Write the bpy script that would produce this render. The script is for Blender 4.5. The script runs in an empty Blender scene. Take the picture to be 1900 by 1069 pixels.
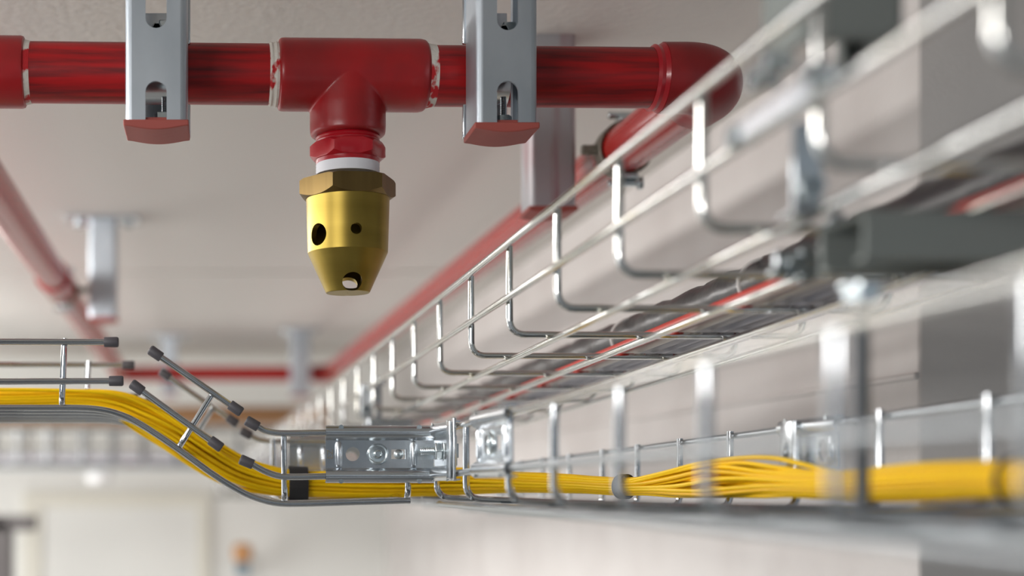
import bpy, bmesh, math, random
from mathutils import Vector, Matrix
random.seed(7)
sc = bpy.context.scene
COL = sc.collection
PI = math.pi
# ------------------------------------------------------------------ camera
F, PX, PY, W, H = 2600.0, 400.0, 895.0, 1900.0, 1069.0
cam_d = bpy.data.cameras.new('camera'); cam = bpy.data.objects.new('camera', cam_d)
COL.objects.link(cam); sc.camera = cam
cam.rotation_euler = (PI/2, 0, 0)
cam_d.sensor_width = 36; cam_d.lens = F/W*36
cam_d.shift_x = (W/2-PX)/W; cam_d.shift_y = (PY-H/2)/W
cam_d.clip_start = 0.02
cam_d.dof.use_dof = True; cam_d.dof.focus_distance = 0.985; cam_d.dof.aperture_fstop = 3.3
# ------------------------------------------------------------------ view
vs = sc.view_settings
vs.view_transform = 'Standard'; vs.look = 'None'; vs.gamma = 1; vs.use_curve_mapping = False
vs.exposure = 0.52
# ------------------------------------------------------------------ world: soft grey hall around the place
wd = bpy.data.worlds.new('world'); sc.world = wd; wd.use_nodes = True
nt = wd.node_tree; bg = nt.nodes['Background']
tc = nt.nodes.new('ShaderNodeTexCoord'); sx = nt.nodes.new('ShaderNodeSeparateXYZ')
nt.links.new(tc.outputs['Generated'], sx.inputs[0])
rz = nt.nodes.new('ShaderNodeValToRGB')
mr = nt.nodes.new('ShaderNodeMapRange'); mr.inputs[1].default_value = -1; mr.inputs[2].default_value = 1
nt.links.new(sx.outputs['Z'], mr.inputs[0]); nt.links.new(mr.outputs[0], rz.inputs[0])
e = rz.color_ramp.elements
e[0].position = 0.0; e[0].color = (0.50, 0.49, 0.47, 1)
e[1].position = 1.0; e[1].color = (0.10, 0.10, 0.10, 1)
k = rz.color_ramp.elements.new(0.42); k.color = (0.50, 0.53, 0.56, 1)
k = rz.color_ramp.elements.new(0.56); k.color = (0.34, 0.40, 0.45, 1)
# made-up noise patches, added to give the metal light and dark areas to reflect
nzw = nt.nodes.new('ShaderNodeTexNoise'); nzw.inputs['Scale'].default_value = 2.6; nzw.inputs['Detail'].default_value = 2.5
nt.links.new(tc.outputs['Generated'], nzw.inputs['Vector'])
rw = nt.nodes.new('ShaderNodeValToRGB'); rw.color_ramp.elements[0].position = .45; rw.color_ramp.elements[0].color = (.05, .05, .055, 1)
rw.color_ramp.elements[1].position = .57; rw.color_ramp.elements[1].color = (1, 1, 1, 1)
nt.links.new(nzw.outputs[0], rw.inputs[0])
mx = nt.nodes.new('ShaderNodeMix'); mx.data_type = 'RGBA'; mx.blend_type = 'MULTIPLY'; mx.inputs[0].default_value = 1
nt.links.new(rz.outputs[0], mx.inputs[6]); nt.links.new(rw.outputs[0], mx.inputs[7])
nt.links.new(mx.outputs[2], bg.inputs[0]); bg.inputs[1].default_value = 0.92
# ------------------------------------------------------------------ large lights: daylight of the windows on the left, added fill lamp behind
def area(name, loc, target, sx_, sy_, power, col=(1, 1, 1)):
    d = bpy.data.lights.new(name, 'AREA'); d.shape = 'RECTANGLE'; d.size = sx_; d.size_y = sy_; d.energy = power; d.color = col
    o = bpy.data.objects.new(name, d); COL.objects.link(o); o.location = loc
    o.rotation_euler = (Vector(target)-Vector(loc)).to_track_quat('-Z', 'Y').to_euler()
    return o
area('window_daylight', (-2.6, 2.6, -0.25), (0.6, 2.6, 0.0), 2.6, 1.0, 17, (1.0, 0.99, 0.97))
area('far_window_daylight', (-1.9, 3.6, -0.9), (0.1, 4.6, -0.6), 1.2, 1.2, 14, (1.0, 0.99, 0.97))
area('ceiling_lamp', (-0.66, 1.95, 0.39), (-0.1, 1.95, -0.7), 2.8, 0.34, 34.0, (1.0, 0.97, 0.94))
area('fill_lamp', (-1.2, -0.9, 0.25), (0.3, 1.4, -0.1), 1.0, 0.25, 11, (1.0, 0.97, 0.94))  # unseen lamp added as fill for wall shadow, nozzle and cables

# ------------------------------------------------------------------ helpers
def P(x, y, Y): return Vector(((x-PX)*Y/F, Y, (PY-y)*Y/F))

class MB:
    def __init__(s): s.v = []; s.f = []
    def add(s, vs_, fs):
        n = len(s.v); s.v += [tuple(v) for v in vs_]; s.f += [tuple(i+n for i in f) for f in fs]; return s
    def box(s, a, b):
        x0, y0, z0 = a; x1, y1, z1 = b
        return s.add([(x0,y0,z0),(x1,y0,z0),(x1,y1,z0),(x0,y1,z0),(x0,y0,z1),(x1,y0,z1),(x1,y1,z1),(x0,y1,z1)],
                     [(0,3,2,1),(4,5,6,7),(0,1,5,4),(1,2,6,5),(2,3,7,6),(3,0,4,7)])
    def obox(s, o, u, v, w):       # oriented box: corner-centre o, half vectors u v w
        o, u, v, w = map(Vector, (o, u, v, w)); p = []
        for c in (-1, 1):
            for a, b in ((-1,-1),(1,-1),(1,1),(-1,1)): p.append(o+u*a+v*b+w*c)
        return s.add(p, [(0,3,2,1),(4,5,6,7),(0,1,5,4),(1,2,6,5),(2,3,7,6),(3,0,4,7)])
    def tube(s, pts, r, n=10, caps=True):
        pts = [Vector(p) for p in pts]; m = len(pts); rs = r if isinstance(r, (list, tuple)) else [r]*m
        t = [(pts[min(i+1, m-1)]-pts[max(i-1, 0)]).normalized() for i in range(m)]
        ref = Vector((0, 0, 1)) if abs(t[0].z) < .9 else Vector((1, 0, 0))
        u = t[0].cross(ref).normalized(); V = []
        for i in range(m):
            u = (u - t[i]*u.dot(t[i])).normalized(); w = t[i].cross(u)
            for k_ in range(n):
                a = 2*PI*k_/n; V.append(pts[i]+(u*math.cos(a)+w*math.sin(a))*rs[i])
        Fc = [(i*n+k_, i*n+(k_+1) % n, (i+1)*n+(k_+1) % n, (i+1)*n+k_) for i in range(m-1) for k_ in range(n)]
        if caps: Fc += [tuple(range(n-1, -1, -1)), tuple((m-1)*n+k_ for k_ in range(n))]
        return s.add(V, Fc)
    def lathe(s, prof, o, ax, n=48, closed=False, caps=True):   # prof: (radius, along) ; axis ax through o
        o = Vector(o); ax = Vector(ax).normalized()
        ref = Vector((0, 0, 1)) if abs(ax.z) < .9 else Vector((1, 0, 0))
        u = ax.cross(ref).normalized(); w = ax.cross(u); m = len(prof); V = []
        for r, h in prof:
            for k_ in range(n):
                a = 2*PI*k_/n; V.append(o+ax*h+(u*math.cos(a)+w*math.sin(a))*r)
        Fc = [(i*n+k_, i*n+(k_+1) % n, ((i+1) % m)*n+(k_+1) % n, ((i+1) % m)*n+k_) for i in range(m if closed else m-1) for k_ in range(n)]
        if caps and not closed: Fc += [tuple(range(n-1, -1, -1)), tuple((m-1)*n+k_ for k_ in range(n))]
        return s.add(V, Fc)
    def prism(s, poly, o, u, v, w, d):   # 2D polygon (a,b) in plane u,v at o, extruded along w by d
        o, u, v, w = map(Vector, (o, u, v, w)); n = len(poly)
        A = [o+u*a+v*b for a, b in poly]; B = [p+w*d for p in A]
        return s.add(A+B, [tuple(range(n-1, -1, -1)), tuple(range(n, 2*n))]+[(i, (i+1) % n, n+(i+1) % n, n+i) for i in range(n)])
    def build(s, name, mat, parent=None, sharp=35, bevel=0, segs=2):
        me = bpy.data.meshes.new(name); me.from_pydata(s.v, [], s.f); me.update()
        b = bmesh.new(); b.from_mesh(me); bmesh.ops.recalc_face_normals(b, faces=b.faces); b.to_mesh(me); b.free()
        for p in me.polygons: p.use_smooth = True
        me.set_sharp_from_angle(angle=math.radians(sharp))
        if mat: me.materials.append(mat)
        o = bpy.data.objects.new(name, me); COL.objects.link(o)
        if parent:
            o.parent = parent
            o.location = (0, 0, 0) if parent.parent else -parent.location
        if bevel:
            md = o.modifiers.new('bevel', 'BEVEL'); md.width = bevel; md.segments = segs; md.limit_method = 'ANGLE'; md.angle_limit = math.radians(40)
        return o

def boolean(o, mb, op='DIFFERENCE', sharp=35):
    me = bpy.data.meshes.new('c'); me.from_pydata(mb.v, [], mb.f)
    b = bmesh.new(); b.from_mesh(me); bmesh.ops.recalc_face_normals(b, faces=b.faces); b.to_mesh(me); b.free()
    c = bpy.data.objects.new('c', me); COL.objects.link(c); c.location = o.location
    if o.parent: c.parent = o.parent
    md = o.modifiers.new('b', 'BOOLEAN'); md.object = c; md.operation = op; md.solver = 'EXACT'
    bpy.context.view_layer.update()
    dg = bpy.context.evaluated_depsgraph_get()
    new = bpy.data.meshes.new_from_object(o.evaluated_get(dg)); o.modifiers.clear(); o.data = new
    for p in new.polygons: p.use_smooth = True
    new.set_sharp_from_angle(angle=math.radians(sharp))
    bpy.data.objects.remove(c); bpy.data.meshes.remove(me)
    return o

def tag(o, label, cat, group=None):
    o['label'] = label; o['category'] = cat
    if group: o['group'] = group
    return o
def thing(name, label, cat, loc=(0, 0, 0), group=None):
    o = bpy.data.objects.new(name, None); COL.objects.link(o); o.location = loc; o.empty_display_size = .02
    return tag(o, label, cat, group)
def struct(o): o['kind'] = 'structure'; return o

def fillet(pts, r, n=6):
    pts = [Vector(p) for p in pts]; out = [pts[0]]
    for i in range(1, len(pts)-1):
        a = pts[i-1]-pts[i]; b = pts[i+1]-pts[i]; d = min(r, a.length*.49, b.length*.49)
        p0 = pts[i]+a.normalized()*d; p2 = pts[i]+b.normalized()*d
        for k_ in range(n+1):
            t = k_/n; out.append(p0*(1-t)**2+pts[i]*2*t*(1-t)+p2*t*t)
    out.append(pts[-1]); return out
def spline(ps, n):
    ps = [Vector(p) for p in ps]; q = [ps[0]*2-ps[1]]+ps+[ps[-1]*2-ps[-2]]; out = []
    for i in range(1, len(q)-2):
        for k_ in range(n):
            t = k_/n; a, b, c, d = q[i-1], q[i], q[i+1], q[i+2]
            out.append(.5*((2*b)+(c-a)*t+(2*a-5*b+4*c-d)*t*t+(3*b-a-3*c+d)*t**3))
    out.append(ps[-1]); return out

# ------------------------------------------------------------------ materials
def mat(name, col, rough=.5, metal=0., bump=0, bscale=200, var=None, vscale=(8, 8, 8), vpos=(.4, .65), coat=0, spec=None):
    m = bpy.data.materials.new(name); m.use_nodes = True; t = m.node_tree; b = t.nodes['Principled BSDF']
    b.inputs['Base Color'].default_value = (*col, 1); b.inputs['Roughness'].default_value = rough; b.inputs['Metallic'].default_value = metal
    if coat: b.inputs['Coat Weight'].default_value = coat; b.inputs['Coat Roughness'].default_value = .15
    if spec is not None: b.inputs['Specular IOR Level'].default_value = spec
    if bump or var:
        c = t.nodes.new('ShaderNodeTexCoord')
    if var:
        mp = t.nodes.new('ShaderNodeMapping'); mp.inputs['Scale'].default_value = vscale; t.links.new(c.outputs['Object'], mp.inputs[0])
        nz = t.nodes.new('ShaderNodeTexNoise'); nz.inputs['Scale'].default_value = 1; nz.inputs['Detail'].default_value = 6
        t.links.new(mp.outputs[0], nz.inputs['Vector'])
        r = t.nodes.new('ShaderNodeValToRGB'); r.color_ramp.elements[0].position = vpos[0]; r.color_ramp.elements[1].position = vpos[1]
        r.color_ramp.elements[0].color = (*col, 1); r.color_ramp.elements[1].color = (*var, 1)
        t.links.new(nz.outputs[0], r.inputs[0]); t.links.new(r.outputs[0], b.inputs['Base Color'])
    if bump:
        n2 = t.nodes.new('ShaderNodeTexNoise'); n2.inputs['Scale'].default_value = bscale; n2.inputs['Detail'].default_value = 5
        t.links.new(c.outputs['Object'], n2.inputs['Vector'])
        bp = t.nodes.new('ShaderNodeBump'); bp.inputs['Strength'].default_value = bump; bp.inputs['Distance'].default_value = .001
        t.links.new(n2.outputs[0], bp.inputs['Height']); t.links.new(bp.outputs[0], b.inputs['Normal'])
    return m
M_ceil = mat('ceiling_plaster', (.72, .70, .665), .9, bump=.9, bscale=110, spec=.2)
M_wall = mat('wall_plaster', (.68, .65, .63), .9, bump=.5, bscale=160, var=(.62, .585, .565), vscale=(6, 6, 6), spec=.2)
M_white = mat('far_wall_paint', (.82, .82, .79), .9, spec=.2)
M_floor = mat('floor_screed', (.34, .335, .32), .6, bump=.2)
M_beige = mat('beige_frame_paint', (.76, .74, .66), .7)
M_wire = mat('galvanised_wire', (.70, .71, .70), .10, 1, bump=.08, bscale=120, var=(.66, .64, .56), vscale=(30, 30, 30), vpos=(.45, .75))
M_wireshade = mat('shade_toned_wire', (.36, .39, .41), .3, 1, bump=.05, bscale=100)  # same tray wire darkened: dim reflections of some rails put into the colour
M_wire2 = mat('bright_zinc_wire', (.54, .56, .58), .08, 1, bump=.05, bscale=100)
M_zinc = mat('zinc_plated_sheet', (.66, .69, .72), .24, 1, bump=.12, bscale=60, var=(.56, .60, .63), vscale=(20, 20, 20))
M_strut = mat('galvanised_strut', (.52, .57, .62), .42, .85, var=(.44, .49, .54), vscale=(25, 25, 12), bump=.05, bscale=60)
M_strutred = mat('strut_with_red_overspray', (.46, .46, .48), .45, .8, var=(.36, .18, .19), vscale=(70, 70, 9), vpos=(.48, .72))
M_red = mat('brushed_red_paint', (.40, .008, .010), .38, bump=.25, bscale=90, var=(.15, .010, .012), vscale=(13, 210, 210), vpos=(.38, .66), spec=.35)
M_redfit = mat('red_paint_on_fitting', (.36, .006, .009), .36, bump=.35, bscale=45, var=(.26, .008, .010), vscale=(28, 28, 28), coat=.1)
M_redbright = mat('fresh_red_paint', (.42, .005, .014), .30, bump=.25, bscale=80, coat=.3)
M_redgloss = mat('glossy_red_pipe_paint', (.38, .014, .011), .24, coat=.2)
M_cap = mat('brick_red_rubber', (.36, .075, .060), .6, bump=.1)
M_seal = mat('thread_sealant_with_red_streaks', (.70, .66, .60), .7, bump=.8, bscale=300, var=(.50, .01, .015), vscale=(90, 60, 60), vpos=(.50, .56))
M_ptfe = mat('white_thread_tape', (.80, .81, .86), .5, bump=.2)
M_brass = mat('turned_brass', (.34, .245, .055), .40, 1, var=(.28, .20, .043), vscale=(8, 8, 60))
M_brasshex = mat('dull_brass_bar', (.20, .135, .050), .45, 1, var=(.15, .10, .038), vscale=(90, 90, 6), bump=.15, bscale=50)
M_capgrey = mat('grey_rubber', (.085, .08, .09), .5, bump=.1)
M_yellow = mat('yellow_cable_jacket', (.92, .58, .001), .5, spec=.25)
M_yellow2 = mat('deep_yellow_cable_jacket', (.86, .50, .001), .5, spec=.25)
M_black = mat('black_fabric_strap', (.018, .017, .018), .8, bump=.3)
M_foil = mat('black_wrinkled_film', (.030, .028, .030), .33, bump=1.0, bscale=38)
M_redcab = mat('red_cable_jacket', (.55, .035, .02), .4)
M_greycab = mat('light_grey_cable_jacket', (.50, .50, .56), .45)
M_whitecab = mat('off_white_cable_jacket', (.72, .70, .68), .45)
M_tie = mat('white_nylon_tie', (.72, .70, .68), .4)
M_dark = mat('dark_grey_steel', (.13, .12, .12), .6)
M_brown = mat('orange_brown_cable', (.42, .22, .10), .6)
M_bolt = mat('zinc_bolt', (.62, .68, .70), .25, 1)
M_old = mat('dull_brown_zinc', (.26, .24, .20), .5, .8)

# ------------------------------------------------------------------ the room
ZC, XW, YC = .400, .560, 1.116
struct(MB().box((-3.0, -.6, ZC), (3.0, 5.0, ZC+.2)).build('ceiling', M_ceil))
struct(MB().box((XW, YC, -2.1), (3.0, 5.0, ZC)).build('wall_right', M_wall, bevel=.003))
struct(MB().box((-3.0, 4.6, -2.1), (XW, 4.8, ZC)).build('wall_far', M_white))
struct(MB().box((-3.0, -3, -2.3), (3.0, 5.0, -2.1)).build('floor', M_floor))
# shallow ceiling band and door frame on the far side
struct(MB().box((-3.0, 2.66, ZC-.004), (XW, 2.90, ZC)).build('trim_1', M_ceil, bevel=.004))
df = thing('door_1', 'x', 'x'); del df['label'], df['category']; df['kind'] = 'structure'; df.location = (-.30, 4.58, -2.1)
m = MB(); zt = (PY-925)*4.58/F
m.box((-.63, 4.585, -2.1), (-.57, 4.60, zt+.02)); m.box((-.06, 4.585, -2.1), (-.02, 4.60, zt+.02)); m.box((-.57, 4.585, zt-.03), (-.06, 4.60, zt+.02))
m.build('door_frame', M_beige, df); MB().box((-.57, 4.592, -2.1), (-.06, 4.599, zt-.03)).build('door_leaf', M_white, df)
# slim raised strip on right wall, added for the light line between tray shadows
struct(MB().box((XW-.003, YC+.001, .082), (XW+.01, 4.6, .088)).build('light_line_strip', M_wall, bevel=.002))

# ------------------------------------------------------------------ main red pipe
def seg(mb, a, b, r, n=48): return mb.lathe([(r, 0), (r, (Vector(b)-Vector(a)).length)], a, Vector(b)-Vector(a), n)
def pp(x):                       # axis of the main pipe at photo column x (it recedes a little to the right)
    Y = 1.0+.0125*(x-60)/1050
    return Vector(((x-PX)*Y/F, Y, .2925))
rp = .0214
pipe = thing('sprinkler_pipe', 'dark red main pipe crossing the top with tee, coupling and elbow', 'pipe', pp(600))
a = pp(-125); b = pp(1230)
o = seg(MB(), a, b, rp, 64).build('pipe', M_red, pipe)
ax = (pp(1000)-pp(0)).normalized()
def ring(name, x0, x1, prof, m_, n=64, **kw):
    A, B = pp(x0), pp(x1); L = (B-A).length
    return MB().lathe([(r, h*L) for r, h in prof], A, B-A, n).build(name, m_, pipe, **kw)
ring('coupling', -120, 48, [(.0215, 0), (.0250, .01), (.0252, .03), (.0252, .955), (.0246, .985), (.0225, 1)], M_redfit)
ring('sealant_ring', 36, 58, [(.0226, 0), (.0228, .4), (.0222, .75), (.0216, 1)], M_seal)
ring('sealant_ring', 498, 524, [(.0216, 0), (.0224, .15), (.0219, .3), (.0228, .5), (.0222, .7), (.0232, 1)], M_seal)
ring('sealant_ring', 776, 806, [(.0235, 0), (.0230, .4), (.0220, .75), (.0216, 1)], M_seal)
# tee body
tc_ = pp(647)
TE = pipe
tee = MB(); A, B = pp(515), pp(792); L = (B-A).length
tee.lathe([(.0220, 0), (.0249, .0010), (.0256, .0030), (.0256, L-.006), (.0248, L-.0022), (.0222, L)], A, B-A, 96)
tee = tee.build('tee_fitting', M_redfit, pipe)
axis_x = (647-PX)/F; cz = tc_.z
def zy(y, Y=1.0): return (PY-y)*Y/F
br = MB().lathe([(.0244, .004), (.0262, -.012), (.0272, -.024), (.0272, -(cz-zy(240))+.002), (.0268, -(cz-zy(246))), (.0246, -(cz-zy(250))), (.020, -(cz-zy(250)))], (axis_x, tc_.y, cz), (0, 0, 1), 96)
boolean(tee, br, 'UNION')
rm = tee.modifiers.new('remesh', 'REMESH'); rm.mode = 'VOXEL'; rm.voxel_size = .0007; rm.use_smooth_shade = True
sm = tee.modifiers.new('smooth', 'SMOOTH'); sm.iterations = 9; sm.factor = .6
# red reducing bush: thread collar, hexagon, lower collar
NO = Vector((axis_x, tc_.y, 0))
hb = MB().lathe([(.0205, zy(240)), (.0232, zy(247)), (.0225, zy(250)), (.0232, zy(253)), (.0224, zy(256)), (.0230, zy(259)), (.0222, zy(264)), (.0222, zy(268))][::-1], NO, (0, 0, 1), 64)
hb.build('thread_collar', M_redbright, pipe)
def hexpoly(R, az0): return [(R*math.sin(math.radians(az0+60*i)), -R*math.cos(math.radians(az0+60*i))) for i in range(6)]
hx = MB().prism(hexpoly(.0276, -26), NO+Vector((0, 0, zy(294))), (1, 0, 0), (0, 1, 0), (0, 0, 1), zy(262)-zy(294)).build('hexagon', M_redbright, pipe, bevel=.0006)
boolean(hx, MB().lathe([(.0232, zy(295.5)), (.0282, zy(285)), (.0282, zy(271)), (.0232, zy(260))], NO, (0, 0, 1), 96), 'INTERSECT')
MB().lathe([(.0222, zy(303)), (.0228, zy(300)), (.0232, zy(293)), (.0225, zy(290))], NO, (0, 0, 1), 64).build('lower_collar', M_redbright, pipe)
# elbow at the right end: coupling sleeve then quarter bend into the depth
XE = .364
Ye = pp(1240).y
ring('elbow_ring', 1204, 1240, [(.0218, 0), (.0236, .15), (.0228, .35), (.0246, .55), (.0236, .75), (.0250, 1)], M_redbright)
ec = pp(1226)
path = [Vector((ec.x, Ye, ec.z))]
for i in range(0, 13):
    t = i/12*PI/2; path.append(Vector((XE-.026+.026*math.sin(t), Ye+.030*(1-math.cos(t)), ec.z)))
path.append(Vector((XE, Ye+.050, ec.z)))
MB().tube(path, [.0252]*(len(path)-1)+[.0245], 64).build('elbow_fitting', mat('dark_red_paint', (.22, .008, .010), .4, bump=.3, bscale=50, var=(.30, .010, .012), vscale=(40, 40, 40)), pipe)

# ------------------------------------------------------------------ brass spray nozzle
noz = thing('spray_nozzle', 'polished brass spray nozzle with drilled holes hanging from the red tee', 'nozzle', NO+Vector((0, 0, zy(541))))
MB().lathe([(.0229-.0004*(i % 2), zy(321-i*2.9)) for i in range(12)], NO, (0, 0, 1), 64).build('thread_tape', M_ptfe, noz, sharp=60)
hx = MB().prism(hexpoly(.0353, -22.6), NO+Vector((0, 0, zy(366.5))), (1, 0, 0), (0, 1, 0), (0, 0, 1), zy(331)-zy(366.5)).build('hexagon', M_brasshex, noz)
boolean(hx, MB().lathe([(.0298, zy(368)), (.0358, zy(357)), (.0358, zy(335)), (.0325, zy(330))], NO, (0, 0, 1), 128), 'INTERSECT')
prof = [(.0300, zy(364)), (.0298, zy(372)), (.0288, zy(462)), (.0287, zy(467)), (.0158, zy(540.5)), (.0154, zy(541.5)),
        (.0005, zy(541.5)), (.0005, zy(537)), (.0125, zy(536)), (.0245, zy(466)), (.0250, zy(368)), (.0250, zy(364))]
body = MB().lathe(prof, NO, (0, 0, 1), 128, closed=True).build('nozzle_body', M_brass, noz)
def drill(az, y, r, tilt=0, Ls=.045):
    d = Vector((math.sin(math.radians(az)), -math.cos(math.radians(az)), 0)); d = Matrix.Rotation(0, 3, 'X') @ d
    d = (d+Vector((0, 0, tilt))).normalized()
    return MB().lathe([(r, 0), (r, Ls)], NO+Vector((0, 0, zy(y)))+d*.004, d, 40)
for az, y, r, ti in ((-52, 440, .0078, 0), (6.5, 434, .0040, 0), (5, 503, .0070, -.5), (128, 440, .0078, 0), (175, 503, .0070, -.5)):
    boolean(body, drill(az, y, r, ti), sharp=14)

# ------------------------------------------------------------------ galvanised strut hangers
def strut(root, X0, X1, Y0, Zb, Zt, slots, m_, depth=.041, cap=True, n=8, tilt=0):
    w = X1-X0; c = (X0+X1)/2; r = .0045; t = .0022
    # side + rounded corner + back lip, extruded upward (left and right)
    mb = MB()
    for s in (-1, 1):
        out = []; inn = []
        hw = w/2
        for i in range(7):
            a = i/6*PI/2
            out.append((hw-r+r*math.sin(a), r-r*math.cos(a))); inn.append((hw-r+(r-t)*math.sin(a), r-(r-t)*math.cos(a)))
        out += [(hw, depth-.002), (hw-.002, depth), (hw-.0095, depth), (hw-.0095, depth-.007)]
        inn += [(hw-t, depth-t-.001), (hw-t-.001, depth-t), (hw-.0095+t, depth-t), (hw-.0095+t, depth-.007)]
        poly = [(s*a, b) for a, b in out]+[(s*a, b) for a, b in inn[::-1]]
        mb.prism(poly, (c, Y0, Zb), (1, 0, 0), (0, 1, 0), (0, 0, 1), Zt-Zb)
    # face with slots: H outline
    sl, zlo, zhi = slots[:3]        # slot half width (0: plain face), top of lower slot, bottom of upper slot
    hw = w/2-r; sc_ = slots[3] if len(slots) > 3 else 0; plain = sl <= 0
    pts = [(-hw, Zb), (sc_-sl, Zb)]
    pts += [(sc_-sl*math.cos(i/10*PI), zlo-sl+sl*math.sin(i/10*PI)) for i in range(11)]
    pts += [(sc_+sl, Zb), (hw, Zb), (hw, Zt), (sc_+sl, Zt)]
    pts += [(sc_+sl*math.cos(i/10*PI), zhi+sl-sl*math.sin(i/10*PI)) for i in range(11)]
    pts += [(sc_-sl, Zt), (-hw, Zt)]
    if plain: pts = [(-hw, Zb), (hw, Zb), (hw, Zt), (-hw, Zt)]
    mb.prism(pts, (c, Y0, 0), (1, 0, 0), (0, 0, 1), (0, 1, 0), t)
    ch = mb.build('channel', m_, root, sharp=40)
    if cap:
        cp = MB(); e_ = .0012
        prof = [(-w/2-e_, 0), (w/2+e_, 0), (w/2+e_, .004)]+[(w/2-.003-(w-.006)*i/10, .0045+.0022*math.sin(PI*i/10)) for i in range(11)]+[(-w/2-e_, .004)]
        cp.prism([(a_, -b_) for a_, b_ in prof], (c, Y0-.0008, Zb+.0015), (1, 0, 0), (0, 0, 1), (0, 1, 0), depth+.0016)
        cp.box((c-w/2+.001, Y0+.003, Zb-.001), (c+w/2-.001, Y0+depth-.002, Zb+.004))
        cp.build('end_cap', M_cap, root, bevel=.0007)
    return ch
def bolt(mb, o, ax, L, r=.004, head=.0065):
    ax = Vector(ax).normalized(); o = Vector(o)
    mb.tube([o, o+ax*L], r, 16)
    ref = Vector((0, 0, 1)) if abs(ax.z) < .9 else Vector((1, 0, 0)); u = ax.cross(ref).normalized(); v = ax.cross(u)
    mb.prism([(head*math.cos(i*PI/3), head*math.sin(i*PI/3)) for i in range(6)], o, u, v, ax, .0045)
    return mb
def threads(mb, a, b, r, pitch=.00125, n=14):
    a, b = Vector(a), Vector(b); L = (b-a).length; k_ = int(L/pitch); pr = []
    for i in range(k_): pr += [(r*.86, i*pitch), (r, (i+.5)*pitch)]
    pr.append((r*.86, L)); mb.lathe(pr, a, b-a, n); return mb
def main_hanger(x0, x1, ybot, lab, slotx, zl, zh, left_ear):
    Y0 = .936; X0 = (x0-PX)*Y0/F; X1 = (x1-PX)*Y0/F; Zb = zy(ybot, Y0)
    root = thing('strut_hanger', lab, 'bracket', ((X0+X1)/2, Y0, Zb))
    c = (X0+X1)/2; sxo = (slotx-PX)*Y0/F-c
    strut(root, X0, X1, Y0, Zb, ZC, (.0071, zy(zl, Y0), zy(zh, Y0), sxo), M_strut)
    pc = Vector((c+sxo, 1.005, .2925))
    # clamp saddle around the pipe and its plate
    band = []
    for i in range(25):
        a_ = PI/2+PI*i/24; band.append((math.cos(a_), math.sin(a_)))
    rin, rout = .0220, .0242; mb = MB()
    poly = [(u*rout, v*rout) for u, v in band]+[(u*rin, v*rin) for u, v in band[::-1]]
    mb.prism(poly, (c-.013, 1.004, .2925), (0, 1, 0), (0, 0, 1), (1, 0, 0), .026)
    mb.box((c-.013, .9985, .2925+.0215), (c+.013, 1.001, .2925+.042)); mb.box((c-.013, .9985, .2925-.042), (c+.013, 1.001, .2925-.0190))
    mb.build('pipe_clamp', M_zinc, root, bevel=.0004)
    xe = X0-.0018 if left_ear else X1-.0105
    for za, zb in ((.2400, .2640), (.306, .338)):
        MB().box((xe, .9775, za), (xe+.012, .9810, zb)).build('clamp_plate', M_zinc, root, bevel=.0008)
    bx_ = c+sxo
    zz = zy(zh, Y0)+.0045
    mb = MB(); bolt(mb, (bx_-.001+.001, .948, zz), (0, 1, 0), .055, .0034, .0036); mb.build('clamp_bolt', M_bolt, root, bevel=.0006)
    mb = MB(); threads(mb, (bx_+.0045, .972, zy(zl, Y0)-.001), (bx_+.0045, .972, Zb+.004), .0022)
    mb.prism([(.0062*math.cos(i*PI/3), .0062*math.sin(i*PI/3)) for i in range(6)], (bx_+.003, .966, Zb+.008), (1, 0, 0), (0, 1, 0), (0, 0, 1), .005)
    mb.build('threaded_stud', M_bolt, root)
    mb = MB(); mb.box((bx_+.001, .956, zz-.001), (bx_+.010, .966, zz+.008)); mb.build('square_nut', M_bolt, root, bevel=.001)
    return root
h1 = main_hanger(232, 347, 226, 'grey slotted strut hanger with red end cap, left of the tee', 289.5, 150, 52, False)
h2 = main_hanger(884, 998, 231, 'grey slotted strut hanger with red end cap, right of the tee', 942, 150, 56, True)

# hangers further away
def far_hanger(X0, X1, Y0, Zb, lab, m_, plate=True, cap=True, name='strut_hanger'):
    root = thing(name, lab, 'bracket', ((X0+X1)/2, Y0, Zb))
    ch = strut(root, X0, X1, Y0, Zb, ZC, (0, 0, 0), m_, cap=cap)
    if plate:
        c = (X0+X1)/2
        MB().box((c-.056, Y0-.012, ZC-.006), (c+.056, Y0+.053, ZC)).build('base_plate', M_zinc, root, bevel=.001)
        for s in (-1, 1):
            mb = MB(); bolt(mb, (c+s*.038, Y0+.02, ZC-.014), (0, 0, 1), .012, .004, .008); mb.build('anchor_bolt', M_bolt, root)
    return root
def clamp_ring(root, cx, cy, cz_, dirv, r, stub_to, m_=None):
    d = Vector(dirv).normalized()
    MB().lathe([(r+.0006, -.010), (r+.0032, -.010), (r+.0032, .010), (r+.0006, .010)], (cx, cy, cz_), d, 40, closed=True).build('pipe_clamp', m_ or M_old, root, bevel=.0006)
    mb = MB(); s = 1 if stub_to > cx else -1
    threads(mb, (cx+s*r, cy, cz_), (stub_to, cy, cz_), .0048, .002); mb.build('threaded_stud', M_old, root)
    for zz in (1, -1):
        mb = MB(); mb.box((cx-.006, cy-.011, cz_+zz*(r+.003)-.003*(zz < 0)), (cx+.010, cy+.011, cz_+zz*(r+.003)+.003*(zz > 0)+.001))
        bolt(mb, (cx+.016, cy-.002, cz_+zz*(r+.009)), (-1, 0, 0), .030, .003, .006)
        mb.build('clamp_ear', M_bolt, root, bevel=.0006)
def wallpipe(Y): # axis of the right pipe
    t = (Y-1.0)/2.72; return Vector((XE-.062*t, Y, .2925-.004*t))
def leftpipe(Y):
    t = (Y-1.0)/2.72; return Vector((-.216-.036*t, Y, .2925-.004*t))
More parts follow.
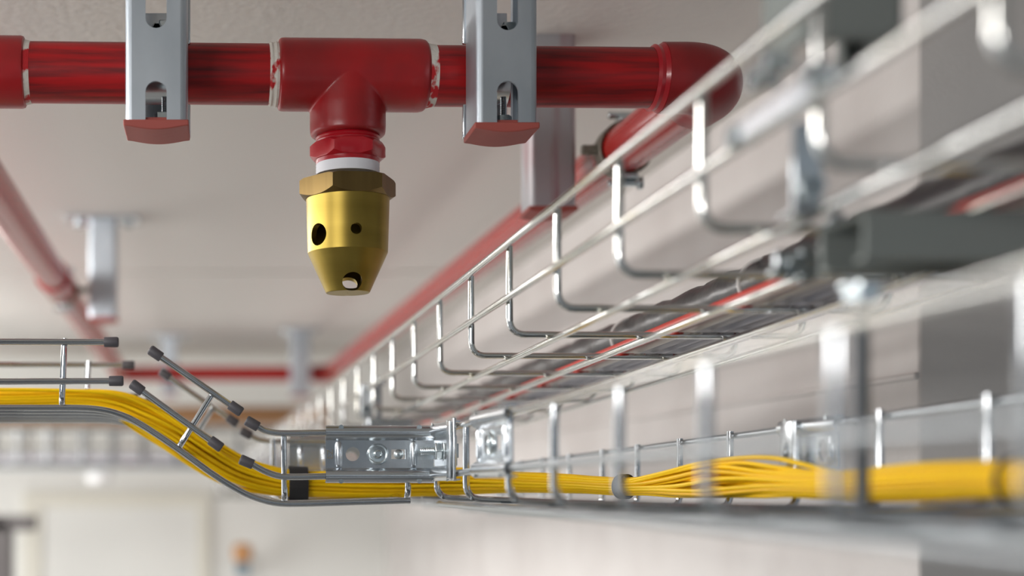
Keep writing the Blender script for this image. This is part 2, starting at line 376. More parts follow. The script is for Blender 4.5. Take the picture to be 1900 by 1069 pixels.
wp = thing('sprinkler_pipe', 'glossy red pipe running away along the right wall above the tray', 'pipe', wallpipe(2.2))
seg(MB(), wallpipe(1.06), wallpipe(3.70), .0208).build('pipe', M_redgloss, wp)
MB().tube([wallpipe(3.66), wallpipe(3.71), wallpipe(3.71)+Vector((-.04, .01, 0))], .0245, 32).build('elbow_fitting', M_redgloss, wp)
lp = thing('sprinkler_pipe', 'red pipe running away under the ceiling on the left', 'pipe', leftpipe(2.2))
c_ = leftpipe(1.0); c_.y = pp(-150).y; c_.z = pp(-150).z
MB().tube(fillet([c_+Vector((.045, 0, 0)), c_, leftpipe(1.06)], .034, 10), .0248, 48).build('elbow_fitting', M_redgloss, lp)
seg(MB(), leftpipe(1.03), leftpipe(3.70), .0208).build('pipe', M_redgloss, lp)
MB().lathe([(.0245, 0), (.0245, .05)], leftpipe(2.02), (0, -1, 0), 40).build('coupling', M_redgloss, lp)
fp = thing('sprinkler_pipe', 'distant red cross pipe joining the two long pipes', 'pipe', (0, 3.72, .2885))
seg(MB(), (leftpipe(3.72).x-.022, 3.72, .2885), (wallpipe(3.72).x-.02, 3.72, .2885), .0208).build('pipe', M_redgloss, fp)

h3 = far_hanger(.281, .322, 1.25, zy(385, 1.25), 'strut hanger streaked with red, behind the main pipe by the wall pipe', M_strutred, plate=False)
w_ = wallpipe(1.232); clamp_ring(h3, w_.x, 1.262-.05+.02, w_.z, (0, 1, 0), .0208, .322)
h4 = far_hanger(-.190, -.149, 2.10, zy(590, 2.10), 'short strut hanger with ceiling plate beside the left pipe', M_strut)
w_ = leftpipe(2.12); clamp_ring(h4, w_.x, 2.12, w_.z, (0, 1, 0), .0208, -.190)
h5 = far_hanger(.195, .245, 3.62, .225, 'blurred strut hanger in front of the distant cross pipe', M_strut)
MB().box((.205, 3.661, .262), (.235, 3.70, .315)).build('pipe_clamp', M_zinc, h5)
h6 = far_hanger(-.145, -.104, 3.78, .235, 'blurred strut hanger behind the distant cross pipe', M_strut)
MB().box((-.135, 3.741, .262), (-.114, 3.781, .315)).build('pipe_clamp', M_zinc, h6)

# ------------------------------------------------------------------ upper wire tray
def UX(Y): return .248-.0592*Y
def UZ(Y): return -.0427*Y
WR = .0023
ZT, ZM, ZB = .1938, .1588, .1365
WU = .193
ut = thing('wire_cable_tray', 'galvanised wire basket tray running away along the right wall, upper one', 'cable tray', (UX(2), 2, ZB+UZ(2)))
for dx, z in ((-.0045, ZT), (-.0045, ZM), (.026, ZB-.0045), (.086, ZB-.0045), (.142, ZB-.0045), (WU-.008, ZB-.0045), (WU+.0045, ZM), (WU+.0045, ZT)):
    MB().tube([(UX(y)+dx, y, z+UZ(y)) for y in (.30, 1.0, 2.0, 3.0, 4.3)], WR, 12).build('rail', M_wire, ut)
Y = .402; uy = []
while Y < 4.3: uy.append(Y); Y += .104
for Y in uy:
    x = UX(Y); z = UZ(Y)
    pts = fillet([(x, Y, ZT+z+.001), (x, Y, ZB+z), (x+WU, Y, ZB+z-.001), (x+WU, Y, ZT+z+.001)], .011, 7)
    MB().tube(pts, WR, 12).build('cross_wire', M_wire, ut)

# coupler plates ------------------------------------------------------------
# near coupler on the upper tray's left side
cu = thing('tray_coupler', 'blurred bright coupler on the near side of the upper tray', 'coupler', (UX(.52), .52, ZM))
x5 = UX(.52)
MB().add([(x5-.0085-.0592*(y-.52)*1, y, ZM+UZ(y)+dz) for y in (.478, .562) for dz in (-.002, .0065)]+[(x5-.0100-.0592*(y-.52), y, ZM+UZ(y)+dz) for y in (.478, .562) for dz in (-.002, .0065)],
         [(0, 1, 3, 2), (4, 6, 7, 5), (0, 2, 6, 4), (1, 5, 7, 3), (0, 4, 5, 1), (2, 3, 7, 6)]).build('coupler_plate', M_zinc, cu, bevel=.0006)
for yy, dz in ((.484, .0025), (.556, .002), (.535, .018), (.522, .020)):
    mb = MB(); bolt(mb, (x5-.014, yy, ZM+UZ(yy)+dz), (1, 0, 0), .012, .003, .0052); mb.build('bolt', M_bolt, cu, bevel=.0008)
# cantilever arms carrying the upper tray, with rods going down to the lower tray
M_arm = mat('dark_grey_green_steel', (.20, .22, .21), .6, .2)  # even dark grey-green for the near arm and hanger
def arm(Yc, xl, xr, hgt, rodx, rodtop, rodbot, lab, labr, clipx, m_):
    zb = ZB+UZ(Yc)-.0072
    r = thing('cantilever_arm', lab, 'bracket', (xl, Yc, zb-.021))
    h_ = hgt
    mb = MB(); poly = [(-.0205, 0), (.0205, 0), (.0205, -h_), (.012, -h_), (.012, -h_+.0025), (.018, -h_+.0025), (.018, -.0025), (-.018, -.0025), (-.018, -h_+.0025), (-.012, -h_+.0025), (-.012, -h_), (-.0205, -h_)]
    mb.prism(poly, (xl, Yc, zb), (0, 1, 0), (0, 0, 1), (1, 0, 0), xr-xl); mb.build('channel', m_, r, bevel=.0008)
    mb = MB(); mb.box((clipx-.006, Yc-.010, zb+.0003), (clipx+.006, Yc-.008, zb+.036)); mb.box((clipx-.006, Yc-.010, zb+.0003), (clipx+.006, Yc+.006, zb+.002))
    mb.build('hold_down_clip', M_zinc, r, bevel=.0006)
    mb = MB(); bolt(mb, (clipx-.001, Yc-.017, zb+.010), (0, 1, 0), .012, .003, .0060); mb.build('bolt', M_bolt, r, bevel=.0006)
    q_ = thing('threaded_rod', labr, 'rod', (rodx, Yc, rodbot))
    mb = MB(); threads(mb, (rodx, Yc-.004, rodtop), (rodx, Yc-.004, rodbot), .0030, .0015, 12); mb.build('rod', M_rod, q_)
    for z in (rodtop-.008, rodbot+.004):
        mb = MB(); mb.prism([(.0075*math.cos(i*PI/3), .0075*math.sin(i*PI/3)) for i in range(6)], (rodx, Yc-.004, z), (1, 0, 0), (0, 1, 0), (0, 0, 1), .006)
        mb.lathe([(.009, 0), (.009, .0012)], (rodx, Yc-.004, z+.006), (0, 0, 1), 20); mb.build('nut', M_bolt, q_)
    return r
M_rod = mat('dull_zinc_rod', (.28, .31, .34), .45, .9)
na = arm(.56, (1560-PX)*.56/F, .55,   .0200, (1600-PX)*.556/F, zy(525, .556), zy(1003, .556), 'near grey cantilever arm under the upper tray at right', 'blurred threaded rod passing down through the lower tray at right', (1500-PX)*.55/F, M_arm)
for bx_, by_ in ((1448, 503), (1478, 485), (1500, 468), (1498, 512), (1556, 405)):
    p_ = P(bx_, by_, .60); mb = MB(); bolt(mb, p_, (0, 1, 0), .010, .002, .0036); mb.build('bolt', M_bolt, na, bevel=.0006)
p_ = P(1440, 490, .606); MB().box((p_.x, .606, p_.z-.006), (p_.x+.030, .609, p_.z+.006)).build('bolt_plate', M_zinc, na, bevel=.0006)
arm(1.47, .158, .205, .024, (703-PX)*1.466/F, zy(700, 1.466), zy(905, 1.466), 'far short arm under the upper tray behind the coupler', 'bright threaded rod behind the lower tray coupler', (681-PX)*1.46/F, M_zinc)

far_hanger(.228, .269, .545, .172, 'dark blurred strut hanger reaching down to the near end of the upper tray', M_arm, plate=False, cap=False)
# contents of the upper tray
def along(dx, z, r, y0=.30, y1=4.2, wob=.0015, n=40, sd=0):
    rr = random.Random(sd); ph = rr.random()*6; pts = []
    for i in range(n+1):
        y = y0+(y1-y0)*i/n
        pts.append((dx+UX(y)+wob*math.sin(y*5+ph), y, z+UZ(y)+wob*.5*math.sin(y*7+ph*2)))
    return pts
fo = MB().tube(along(.162, .1685, .0155, n=300), [.0155+.0016*math.sin(i*2.1)*math.sin(i*.73) for i in range(301)], 20)
tag(fo.build('wrapped_cable', M_foil), 'thick black wrinkled film-wrapped cable lying in the upper tray', 'cable')
tag(MB().tube(along(.1130, ZB+.0065, .0042, sd=1), .0042, 12).build('cable', M_redcab), 'thin red cable lying on the floor of the upper tray', 'cable')
for i, (dx, z, r, mm) in enumerate(((.1235, ZB+.0058, .0034, M_whitecab), (.1335, ZB+.0072, .0046, M_greycab), (.1445, ZB+.0070, .0044, M_greycab), (.1550, ZB+.0070, .0044, M_greycab), (.1655, ZB+.0068, .0042, M_whitecab), (.1755, ZB+.0065, .0040, M_greycab))):
    lab = ('off-white cable directly beside the red cable in the upper tray', 'light grey cable bundled in the upper tray under the black wrapped one')[0 if i == 0 else 1]
    tag(MB().tube(along(dx, z, r, sd=i+3, wob=.0006), r, 12).build('cable', mm), lab, 'cable', None if i == 0 else 'grey cables on the floor of the upper tray')
tag(MB().tube(along(.1490, ZB+.0145, .0030, sd=12, wob=.0008), .0030, 10).build('cable', M_redcab), 'second red cable lying on the grey cables near the film-wrapped one', 'cable')
for Yt, lab in ((.885, 'white tie looped round the black wrapped cable, right one'), (1.12, 'white tie looped round the black wrapped cable, left one')):
    cx, cz_ = UX(Yt)+.158, .1655+UZ(Yt); pts = []
    for i in range(33):
        a_ = 2*PI*i/32; pts.append((cx+.0235*math.cos(a_), Yt+.006*math.sin(a_), cz_+.0185*math.sin(a_)-.0035))
    tag(MB().tube(pts, .0013, 8).build('cable_tie', M_tie), lab, 'cable tie')

# ------------------------------------------------------------------ lower tray: run into the depth (right)
def FXr(Y): return .1846-.0212*Y
def FZt(Y): return .0383+.012*(.93-Y)
def BXr(Y): return .368-.0242*Y
def BZt(Y): return .0327+.0196*(.86-Y)
def FZb(Y): return -.0112
def BZb(Y): return BZt(Y)-.049
def FZm(Y): return FZt(Y)-.0318
rt = thing('wire_cable_tray', 'lower wire tray coming toward the camera on the right with yellow cables', 'cable tray', (.26, .7, -.015))
yf = [.16, .3, .5, .7, .97]
MB().tube([(FXr(y), y, FZt(y)) for y in yf], WR, 12).build('rail', M_wire, rt)
MB().tube([(FXr(y), y, FZm(y)) for y in yf], WR, 12).build('rail', M_wireshade, rt)
yb = [.16, .3, .6, .9, 1.2, 1.66]
MB().tube([(BXr(y)+.0045, y, BZt(y)) for y in yb], WR, 12).build('rail', M_wireshade, rt)
MB().tube([(BXr(y)+.0045, y, BZt(y)-.03) for y in yb], WR, 12).build('rail', M_wireshade, rt)
for k_ in (.02, .28, .55, .8, .97):
    y0, y1 = .16, (1.04 if k_ < .1 else 1.66)
    o = MB().tube([(FXr(y)+(BXr(y)-FXr(y))*k_, y, FZb(y)*(1-k_)+BZb(y)*k_-.0046) for y in (y0, .4, .7, y1)], WR, 12).build('rail', M_wireshade, rt)
x0_, x1_ = .205, .350
MB().add([(x0_, .43, -.0190), (x1_-.006, .43, -.0190), (x1_-.010, .93, -.0190), (x0_-.015, .93, -.0190), (x0_, .43, -.0178), (x1_-.006, .43, -.0178), (x1_-.010, .93, -.0178), (x0_-.015, .93, -.0178)],
         [(0, 3, 2, 1), (4, 5, 6, 7), (0, 1, 5, 4), (1, 2, 6, 5), (2, 3, 7, 6), (3, 0, 4, 7)]).build('floor_plate', mat('dark_blue_grey_sheet', (.20, .24, .26), .55, .2), rt)  # floor plate in one dark blue-grey
pairs = [(.215, .24), (.305, .34), (.40, .44), (.50, .54), (.60, .64), (.706, .739), (.804, .8375), (.928, .94), (1.037, 1.035)]
for a_, b_ in pairs:
    top = FZt(a_)+.001 if a_ < 1 else FZt(a_)-.004
    pts = fillet([(FXr(a_)+.001, a_, top), (FXr(a_)+.001, a_, FZb(a_)), (BXr(b_), b_, BZb(b_)), (BXr(b_), b_, BZt(b_)+.003)], .011, 7)
    MB().tube(pts, WR, 12).build('cross_wire', M_wire2, rt)
for b_ in (1.131, 1.225, 1.33, 1.43, 1.52, 1.62):
    pts = fillet([(FXr(b_)+.006, b_, FZb(b_)), (BXr(b_), b_, BZb(b_)), (BXr(b_), b_, BZt(b_)+.003)], .011, 7)
    MB().tube(pts, WR, 12).build('cross_wire', M_wire2, rt)

# ------------------------------------------------------------------ lower tray: S-bend branch coming from the left
YF, YB = 1.010, 1.208
lt = thing('wire_cable_tray', 'S-bent lower wire tray branch with grey rubber rail caps at left', 'cable tray', (0, 1.1, .05))
def q(x, y): return ((x-PX)*YF/F, (PY-y)*YF/F)
def spline2(ps, n): return [(v.x, v.y) for v in spline([Vector((a_, b_, 0)) for a_, b_ in ps], n)]
botp = spline2([(-480, 757), (-160, 757), (60, 757), (140, 757), (185, 760), (222, 769), (262, 788), (330, 833), (395, 880), (445, 911), (480, 926), (515, 934), (560, 935), (660, 932), (761, 929)], 7)
def rail2(px, Yd, r=WR, name='rail', caps=(), m_=None, n=12):
    pts = [Vector((q(x, y)[0], Yd, q(x, y)[1])) for x, y in px]
    o_ = MB().tube(pts, r, n).build(name, m_ or M_wire2, lt)
    for e_ in caps:
        a_, b_ = (pts[0], pts[1]) if e_ == 0 else (pts[-1], pts[-2])
        d = (b_-a_).normalized(); mb = MB()
        mb.lathe([(.0030, -.0012), (.0036, -.0006), (.0038, .0), (.0037, .0085), (.0034, .0092), (.0023, .0092)], a_, d, 20)
        c_ = mb.build('rubber_cap', M_capgrey, o_); c_.location = (0, 0, 0)
    return o_
for Yd, k_ in ((YF, 0), (1.055, 1), (1.105, 1), (1.155, 1), (YB+.002, 1)):
    rail2([(x, y) for x, y in botp], Yd)
for Yd, cp in ((YF, 1), (YB, 1)):
    m_ = M_wire2 if Yd == YF else M_wire
    rail2([(-480, 634), (20, 634), (217, 635)], Yd, caps=(1,), m_=m_)
    rail2([(-480, 708), (20, 708), (226, 707)], Yd, caps=(1,), m_=m_)
    rail2([(280, 650), (360, 705), (446, 764)], Yd, caps=(0, 1), m_=m_)
    rail2([(246, 713), (325, 770), (409, 830)], Yd, caps=(0, 1), m_=m_)
    rail2(spline2([(459, 781), (475, 790), (492, 799), (510, 803), (530, 804), (600, 803)], 4)+[(800, 800)], Yd, caps=(0,), m_=m_)
    rail2(spline2([(448, 853), (466, 861), (490, 874), (515, 883), (540, 885), (600, 884)], 4)+[(800, 882)], Yd, caps=(0,), m_=m_)
def uw(top, knee, depth_y=0):
    tx, tz = q(*top); kx, kz = q(*knee)
    pts = fillet([(tx, YF+.0046, tz), (kx, YF+.0046, kz), (kx, YB-.0046, kz), (tx, YB-.0046, tz)], .010, 7)
    MB().tube(pts, WR, 12).build('cross_wire', M_wire2, lt)
uw((119, 627), (113, 752)); uw((-130, 627), (-132, 752)); uw((-388, 627), (-390, 752)); uw((395, 729), (331, 831)); uw((527, 799), (529, 930)); uw((757, 796), (759, 924))

# ------------------------------------------------------------------ couplers joining the lower trays
def coup(nm, lab, o_, u_, L, z0, z1, nrm, holes, ribs, rivet=None, text=False):
    o_ = Vector(o_); u_ = Vector(u_).normalized(); nrm = Vector(nrm).normalized(); up = Vector((0, 0, 1))
    root = thing(nm, lab, 'coupler', o_+up*z0)
    plate(root, o_, u_, L, z0, z1, nrm, holes, ribs, rivet, text); return root
def plate(root, o_, u_, L, z0, z1, nrm, holes=(), ribs=(), rivet=None, text=False, bulge=.0050, lip=.004):
    o_ = Vector(o_); u_ = Vector(u_).normalized(); nrm = Vector(nrm).normalized(); up = Vector((0, 0, 1)); t = .0012
    pr = [(-.003, z1+bulge*.9)]
    for i in range(8):
        a_ = math.radians(i*22.5); pr.append((bulge*math.sin(a_)*.95, z1+bulge*math.cos(a_)))
    pr.append((.0004, z1-bulge-.0008)); pr.append((.0002, z0+bulge+.0008))
    for i in range(8):
        a_ = math.radians(22.5+i*22.5-22.5*0); pr.append((bulge*math.sin(a_)*.95, z0+bulge*math.cos(a_)))
    pr.append((-.003, z0-bulge*.9))
    n = len(pr); inn = []
    for i, (d, h) in enumerate(pr):
        d0, h0 = pr[max(i-1, 0)]; d1, h1 = pr[min(i+1, n-1)]; tx, ty = d1-d0, h1-h0; l_ = math.hypot(tx, ty)
        nx, ny = ty/l_, -tx/l_
        if nx > 0: nx, ny = -nx, -ny
        if abs(nx) < .35: nx, ny = (-.35, (1 if h < (z0+z1)/2 and h < z0 else -1)*.93) if True else (nx, ny)
        inn.append((d+nx*t, h+ny*t))
    mb = MB()
    A = [o_+nrm*d+up*h for d, h in pr]; B = [o_+nrm*d+up*h for d, h in inn]
    K = 2; V = A+B+[p+u_*L for p in A]+[p+u_*L for p in B]; Fc = []
    for i in range(n-1):
        Fc += [(i, i+1, 2*n+i+1, 2*n+i), (n+i, 3*n+i, 3*n+i+1, n+i+1), (i, n+i, n+i+1, i+1), (2*n+i, 2*n+i+1, 3*n+i+1, 3*n+i)]
    Fc += [(0, 2*n, 3*n, n), (n-1, 2*n-1, 4*n-1, 3*n-1)]
    mb.add(V, Fc); ob = mb.build('plate', M_zinc, root, sharp=40)
    zc = (z0+z1)/2
    for s, h, r, kind in holes:
        c = MB(); cc = o_+u_*s+up*(zc+h)
        if kind == 'round': c.lathe([(r, -.015), (r, .015)], cc, nrm, 28)
        else: c.obox(cc, u_*r, up*r*.6, nrm*.015)
        boolean(ob, c)
    for s in ribs:
        hh = (z1-z0)*.5-.0058; cc = o_+u_*s+up*zc; mb = MB()
        mb.tube([cc-up*hh, cc-up*(hh-.001), cc-up*(hh-.003), cc+up*(hh-.003), cc+up*(hh-.001), cc+up*hh], [.0004, .0020, .0027, .0027, .0020, .0004], 14)
        r_ = mb.build('rib', M_zinc, ob); r_.location = (0, 0, 0)
    # small end notches seen as dimples in the bulges
    for s in (L*.14, L*.86):
        for z in (z1+bulge*.72, z0-bulge*.72):
            mb = MB(); mb.lathe([(.0001, -.0012), (.0014, -.0006), (.0018, .0002)], o_+u_*s+up*z+nrm*bulge*.78, nrm, 12)
            d_ = mb.build('dimple', M_bolt, ob); d_.location = (0, 0, 0)
    if rivet is not None:
        cc = o_+u_*rivet+up*zc; mb = MB()
        mb.lathe([(.0080, -.0005), (.0076, .0012), (.0066, .0022), (.0058, .0020), (.0056, .0012), (.0034, .0010), (.0030, .0030), (.0022, .0036), (.0018, .0030), (.0004, .0030)], cc, nrm, 40)
        mb.build('carriage_bolt', M_bolt, root)
    if text:
        c = bpy.data.curves.new('t', 'FONT'); c.body = 'EZ'; c.size = .0062; c.extrude = .0003; c.align_x = 'CENTER'; c.align_y = 'CENTER'
        to = bpy.data.objects.new('t', c); COL.objects.link(to); bpy.context.view_layer.update()
        me = bpy.data.meshes.new_from_object(to.evaluated_get(bpy.context.evaluated_depsgraph_get())); bpy.data.objects.remove(to)
        me.materials.clear(); me.materials.append(M_old)
        e_ = bpy.data.objects.new('embossed_mark', me); COL.objects.link(e_); e_.parent = ob
        Rm = Matrix((( -up).to_tuple(), u_.to_tuple(), nrm.to_tuple())).transposed().to_4x4() if False else Matrix(((0, -u_.x, nrm.x, 0), (0, -u_.y, nrm.y, 0), (1, -u_.z, nrm.z, 0), (0, 0, 0, 1)))
        Rm.translation = o_+u_*.0034+up*(zc)+nrm*.0006
        e_.matrix_local = Rm
    return ob
zt1, zm1 = q(0, 802.5)[1], q(0, 883.5)[1]
yp = YF-.0004
c1 = coup('tray_coupler', 'zinc coupler plate with bolt and holes clamping the bent branch rails', ((604-PX)*yp/F, yp, 0), (1, 0, 0), .078, zm1, zt1, (0, -1, 0),
          [(.0195, 0, .0050, 'round'), (.0530, 0, .0057, 'slot')], (.0095, .0635), .0375, True)
# bolt seen through slot and second half bent toward the run
mb = MB(); mb.lathe([(.0034, 0), (.0036, .002), (.0020, .003)], ((742-PX)*yp/F, yp+.008, (zt1+zm1)/2), (0, -1, 0), 20); mb.build('bolt_end', M_bolt, c1)
e0 = Vector(((806-PX)*yp/F, yp, 0)); e1 = Vector((FXr(.955)-.0004, .948, 0))
c2 = thing('hinge_coupler', 'angled zinc hinge coupler with hex bolt joining branch to the run', 'coupler', e0+Vector((0, 0, zm1)))
dirn = (e1-e0).normalized(); nn = Vector((-dirn.y, dirn.x, 0)); nn = nn if nn.x < 0 else -nn
plate(c2, e0, dirn, (e1-e0).length*.92, FZm(.95)-.0004, FZt(.95)-.0008, nn)
mb = MB(); zc = zy(838, 1.0)
xa = (781-PX)*.99/F
threads(mb, (xa, .992, zc), (xa+.0105, .990, zc), .0030, .00125, 20); mb.build('threaded_end', M_bolt, c2)
mb = MB(); mb.prism([(.0068*math.cos(i*PI/3), .0068*math.sin(i*PI/3)) for i in range(6)], (xa+.0095, .990, zc), (0, 1, 0), (0, 0, 1), (1, 0, 0), .0052); mb.build('hex_nut', M_bolt, c2, bevel=.0008)
mb = MB(); mb.lathe([(.0088, 0), (.0088, .0014), (.0070, .0034)], (xa+.0147, .990, zc), (1, 0, 0), 28); mb.build('flange', M_bolt, c2, bevel=.0003)
mb = MB(); mb.obox((xa+.0225, .978, zc), (.0012, 0, 0), (0, 0, .0050), (0, .005, 0)); mb.build('keeper', M_bolt, c2)
mb = MB(); xk = e1.x-.0005
mb.box((xk-.0060, .944, FZm(.95)-.004), (xk-.0045, .956, FZt(.95)+.0035)); mb.build('end_flange', M_zinc, c2, bevel=.0005)
mb = MB(); mb.box((xk-.0040, .940, FZm(.95)-.005), (xk-.0020, .950, FZt(.95)+.0055)); mb.build('end_flange', M_zinc, c2, bevel=.0006)
# plate further along the run, on the side facing left
c3 = coup('tray_coupler', 'blurred zinc coupler plate on the run just right of the hinge', (FXr(.889), .889, 0), (FXr(.795)-FXr(.889), -.094, 0), .095, FZm(.84), FZt(.84), (-1, 0, 0), [(.030, 0, .006, 'round'), (.062, 0, .007, 'slot')], (.010, .084), .046)
# plate on the branch's back side
c4 = coup('tray_coupler', 'blurred back plate behind the branch rails near the black strap', ((536-PX)*(YB-.004)/F+0, YB-.004, 0), (1, 0, 0), .080, zm1, zt1, (0, -1, 0), [(.053, 0, .0057, 'round')], (.010, .030), .040)
# plate on the back side of the run
y0, y1 = .868, .790
c5 = coup('tray_coupler', 'zinc coupler with round holes on the back rail above yellow cables', (BXr(.829)+.004, y0, 0), (0, -1, 0), y0-y1, BZt(.83)-.03, BZt(.83), (-1, 0, 0), [(.056, 0, .0058, 'round')], (.004, .068))
mb = MB(); xx = BXr(.829)+.0022; zc5 = BZt(.83)-.015
mb.box((xx-.0055, .838, zc5-.018), (xx-.0040, .856, zc5+.0185)); p_ = mb.build('locking_tab', M_zinc, c5, bevel=.0006)
boolean(p_, MB().lathe([(.0052, -.01), (.0052, .01)], (xx-.005, .846, zc5), (1, 0, 0), 24))
mb = MB(); mb.tube([(xx-.004, .8365, zc5-.017), (xx-.004, .8365, zc5+.018)], .0024, 12); mb.build('rib', M_zinc, c5)

# ------------------------------------------------------------------ yellow cables
ctr = [(-480, 745, 1.11), (-170, 745, 1.11), (-60, 744, 1.11), (60, 743, 1.11), (150, 742, 1.11), (215, 751, 1.11), (265, 772, 1.11), (320, 803, 1.11), (380, 843, 1.11), (440, 876, 1.11), (500, 892, 1.11), (555, 898, 1.11), (640, 899, 1.11), (740, 897, 1.105),
       (860, 893, 1.09), (960, 895, 1.065), (1060, 898, 1.035), (1160, 903, .995), (1260, 898, .945), (1350, 892, .89), (1450, 896, .83), (1560, 901, .76), (1680, 896, .685), (1800, 892, .62), (1895, 892, .575), (2100, 892, .49)]
hs = [20, 20, 20, 20, 21, 27, 33, 35, 35, 33, 30, 27, 28, 28, 28, 22, 20, 17, 26, 32, 30, 30, 38, 41, 41, 44]     # half heights in photo pixels
C = spline([P(*c) for c in ctr], 9)
S = [v.x for v in spline([Vector((h*c[2]/F, 0, 0)) for h, c in zip(hs, ctr)], 9)]
N = len(C)
slots = []
for ri, cnt in ((0, 1), (1, 6), (2, 12), (3, 18)):
    for i in range(cnt):
        a_ = 2*PI*i/max(cnt, 1)+ri*.3; slots.append((ri/3.35*math.cos(a_), ri/3.35*math.sin(a_)))
RC = .00142
xs_img = [PX+F*p.x/p.y for p in C]
for ci, (sa, sb) in enumerate(slots):
    rr = random.Random(ci*13+5); p1, p2, p3 = rr.random()*6.3, rr.random()*6.3, rr.random()*6.3
    pts = []
    for i in range(N):
        tng = (C[min(i+1, N-1)]-C[max(i-1, 0)]).normalized(); up = Vector((0, 0, 1)); up = (up-tng*up.dot(tng)).normalized(); side = tng.cross(up)
        x = xs_img[i]
        tw = .35*math.sin(x/260+.5)
        a_ = sa*math.cos(tw)-sb*math.sin(tw); b_ = sa*math.sin(tw)+sb*math.cos(tw)
        loose = max(0, 1-abs(x-1330)/150)*.45+max(0, 1-abs(x-300)/200)*.22+.05
        a_ += loose*math.sin(x/70+p1)*.7; b_ += loose*math.sin(x/95+p2)*.75
        b_ = max(-1, b_)
        s_ = max(S[i]-RC, .006)
        pts.append(C[i]+up*(b_*s_)+side*(a_*s_*.95))
    o = MB().tube(pts, RC, 8).build('fibre_cable', M_yellow if ci % 3 else M_yellow2)
    tag(o, 'thin yellow cable in the strapped bundle along the lower tray', 'cable', 'yellow cables in the lower tray')
def loopcable(pts, lab, r=.00145):
    tag(MB().tube(spline([P(*p) for p in pts], 8), r, 8).build('fibre_cable', M_yellow), lab, 'cable')
loopcable([(1170, 892, .985), (1230, 878, .95), (1300, 860, .91), (1380, 850, .865), (1440, 851, .83), (1490, 862, .80), (1540, 875, .77), (1620, 885, .72)], 'yellow cable arching highest above the bundle before the back coupler')
loopcable([(1170, 896, .985), (1240, 878, .945), (1310, 864, .905), (1375, 859, .87), (1430, 866, .835), (1500, 876, .80), (1570, 885, .755)], 'yellow cable bowing just under the highest arching one')
loopcable([(-480, 728, 1.10), (-160, 724, 1.10), (0, 723, 1.10), (90, 724, 1.10), (170, 727, 1.10), (225, 735, 1.10), (270, 752, 1.10), (330, 790, 1.10), (400, 840, 1.10)], 'yellow cable lifted above the bundle at the left end')
# straps
def strap(xc, wpx, lab, name='hook_and_loop_strap', extra=.0012):
    i = min(range(N), key=lambda k_: abs(xs_img[k_]-xc)); t = (C[min(i+1, N-1)]-C[i-1]).normalized()
    wd_ = wpx*C[i].y/F; s_ = S[i]+extra
    up = Vector((0, 0, 1)); side = t.cross(up).normalized(); mb = MB(); A = []; B = []; n_ = 40
    o_ = C[i]+(P(xc, 0, C[i].y)-C[i]).x*Vector((1, 0, 0))
    V = []
    for h, rad in ((-.5, s_), (-.5, s_+.0012), (.5, s_+.0012), (.5, s_)):
        for k_ in range(n_):
            a_ = 2*PI*k_/n_; V.append(o_+t*wd_*h+(up*math.sin(a_)+side*math.cos(a_))*rad)
    Fc = [((j)*n_+k_, j*n_+(k_+1) % n_, ((j+1) % 4)*n_+(k_+1) % n_, ((j+1) % 4)*n_+k_) for j in range(4) for k_ in range(n_)]
    mb.add(V, Fc); tag(mb.build(name, M_black, bevel=.0003), lab, 'strap')
strap(553, 36, 'wide black strap round the yellow bundle in the branch tray')
strap(1158, 18, 'black strap round the yellow bundle in the middle of the run')
strap(1897, 14, 'black strap round the yellow bundle at the right edge')

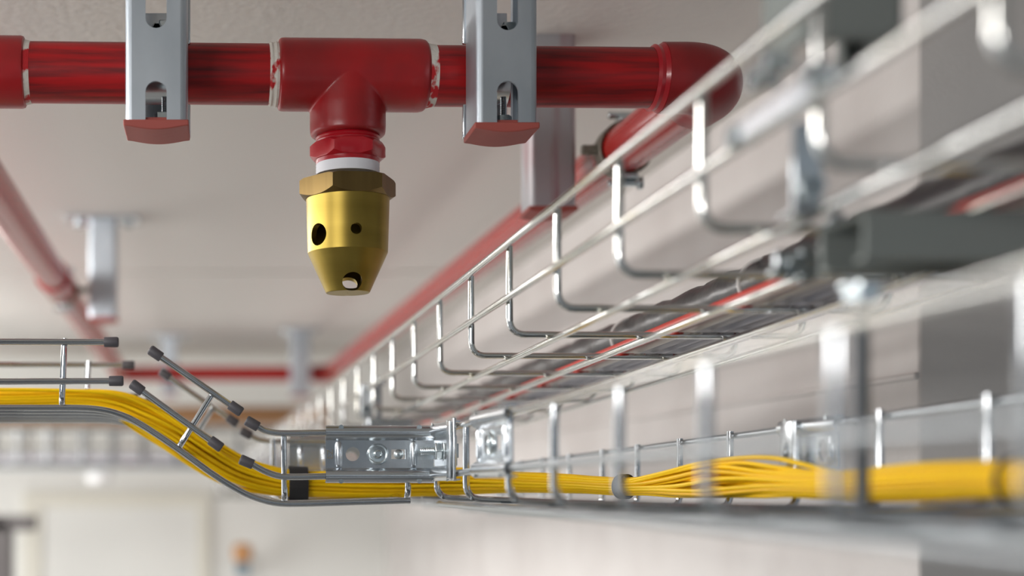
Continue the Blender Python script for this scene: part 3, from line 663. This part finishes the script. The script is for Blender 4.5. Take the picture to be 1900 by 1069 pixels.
# ------------------------------------------------------------------ far blurred things
ft = thing('wire_cable_tray', 'distant blurred metal tray crossing in front of the white wall', 'cable tray', (-.2, 3.9, .04))
for z, Yd in ((.150, 3.85), (.098, 3.85), (.048, 3.85), (.048, 4.0), (.150, 4.05)):
    MB().tube([(-.9, Yd, z), (.30, Yd, z)], .006, 10).build('rail', M_wire, ft)
for i in range(13):
    x = -.72+i*.0875+random.uniform(-.006, .006)
    MB().tube(fillet([(x, 3.857, .155), (x, 3.857, .045), (x, 4.045, .045), (x, 4.045, .155)], .015, 4), .0075, 10).build('cross_wire', M_wire2, ft)
MB().box((-.9, 3.862, .036), (.28, 4.04, .0405)).build('tray_floor', M_strut, ft)
for i in range(4):
    tag(MB().tube([(-.95, 3.88+.042*i, .062+.0), (.30, 3.88+.042*i, .062)], .017, 12).build('cable', M_greycab), 'distant grey cable lying in the far tray', 'cable', 'grey cables in the far tray')
for i in range(3):
    tag(MB().tube([(-.95, 4.15+.05*i, .200), (.34, 4.15+.05*i, .200)], .026, 12).build('insulated_pipe', M_brown), 'distant orange-brown pipe above the far tray', 'pipe', 'orange-brown pipes above the far tray')
dt = thing('ceiling_detector', 'small bright white fitting under the distant tray at left', 'fitting', P(185, 900, 3.9))
MB().lathe([(.030, 0), (.038, .012), (.038, .03), (.020, .032)], P(185, 898, 3.9), (0, 0, 1), 24).build('housing', mat('white_plastic', (.9, .9, .9), .3), dt)
MB().tube([P(185, 885, 3.9), P(185, 868, 3.9)], .006, 8).build('stem', M_bolt, dt)
gp = thing('steel_post', 'dark grey steel post with short top arm at the bottom left', 'post', P(10, 1069, 3.6))
a0 = P(-60, 965, 3.6)
MB().box((P(-90, 0, 3.6).x, 3.58, -2.1), (P(20, 0, 3.6).x, 3.66, P(0, 965, 3.6).z)).build('column', M_dark, gp, bevel=.003)
MB().box((P(-160, 0, 3.6).x, 3.58, P(0, 985, 3.6).z), (P(64, 0, 3.6).x, 3.66, P(0, 957, 3.6).z)).build('top_arm', M_dark, gp, bevel=.003)
vb = thing('valve', 'tiny blurred orange and blue fitting on the far wall below the bend', 'fitting', P(448, 1040, 4.5))
MB().lathe([(.020, 0), (.030, .01), (.030, .05), (.018, .06)], P(450, 1043, 4.5), (0, 0, 1), 16).build('handle', mat('orange_plastic', (.6, .30, .12), .5), vb)
MB().box(tuple(P(438, 1069, 4.48)), tuple(P(462, 1043, 4.56)+Vector((0, .0, 0)))).build('body', mat('blue_grey_plastic', (.22, .30, .36), .5), vb, bevel=.002)
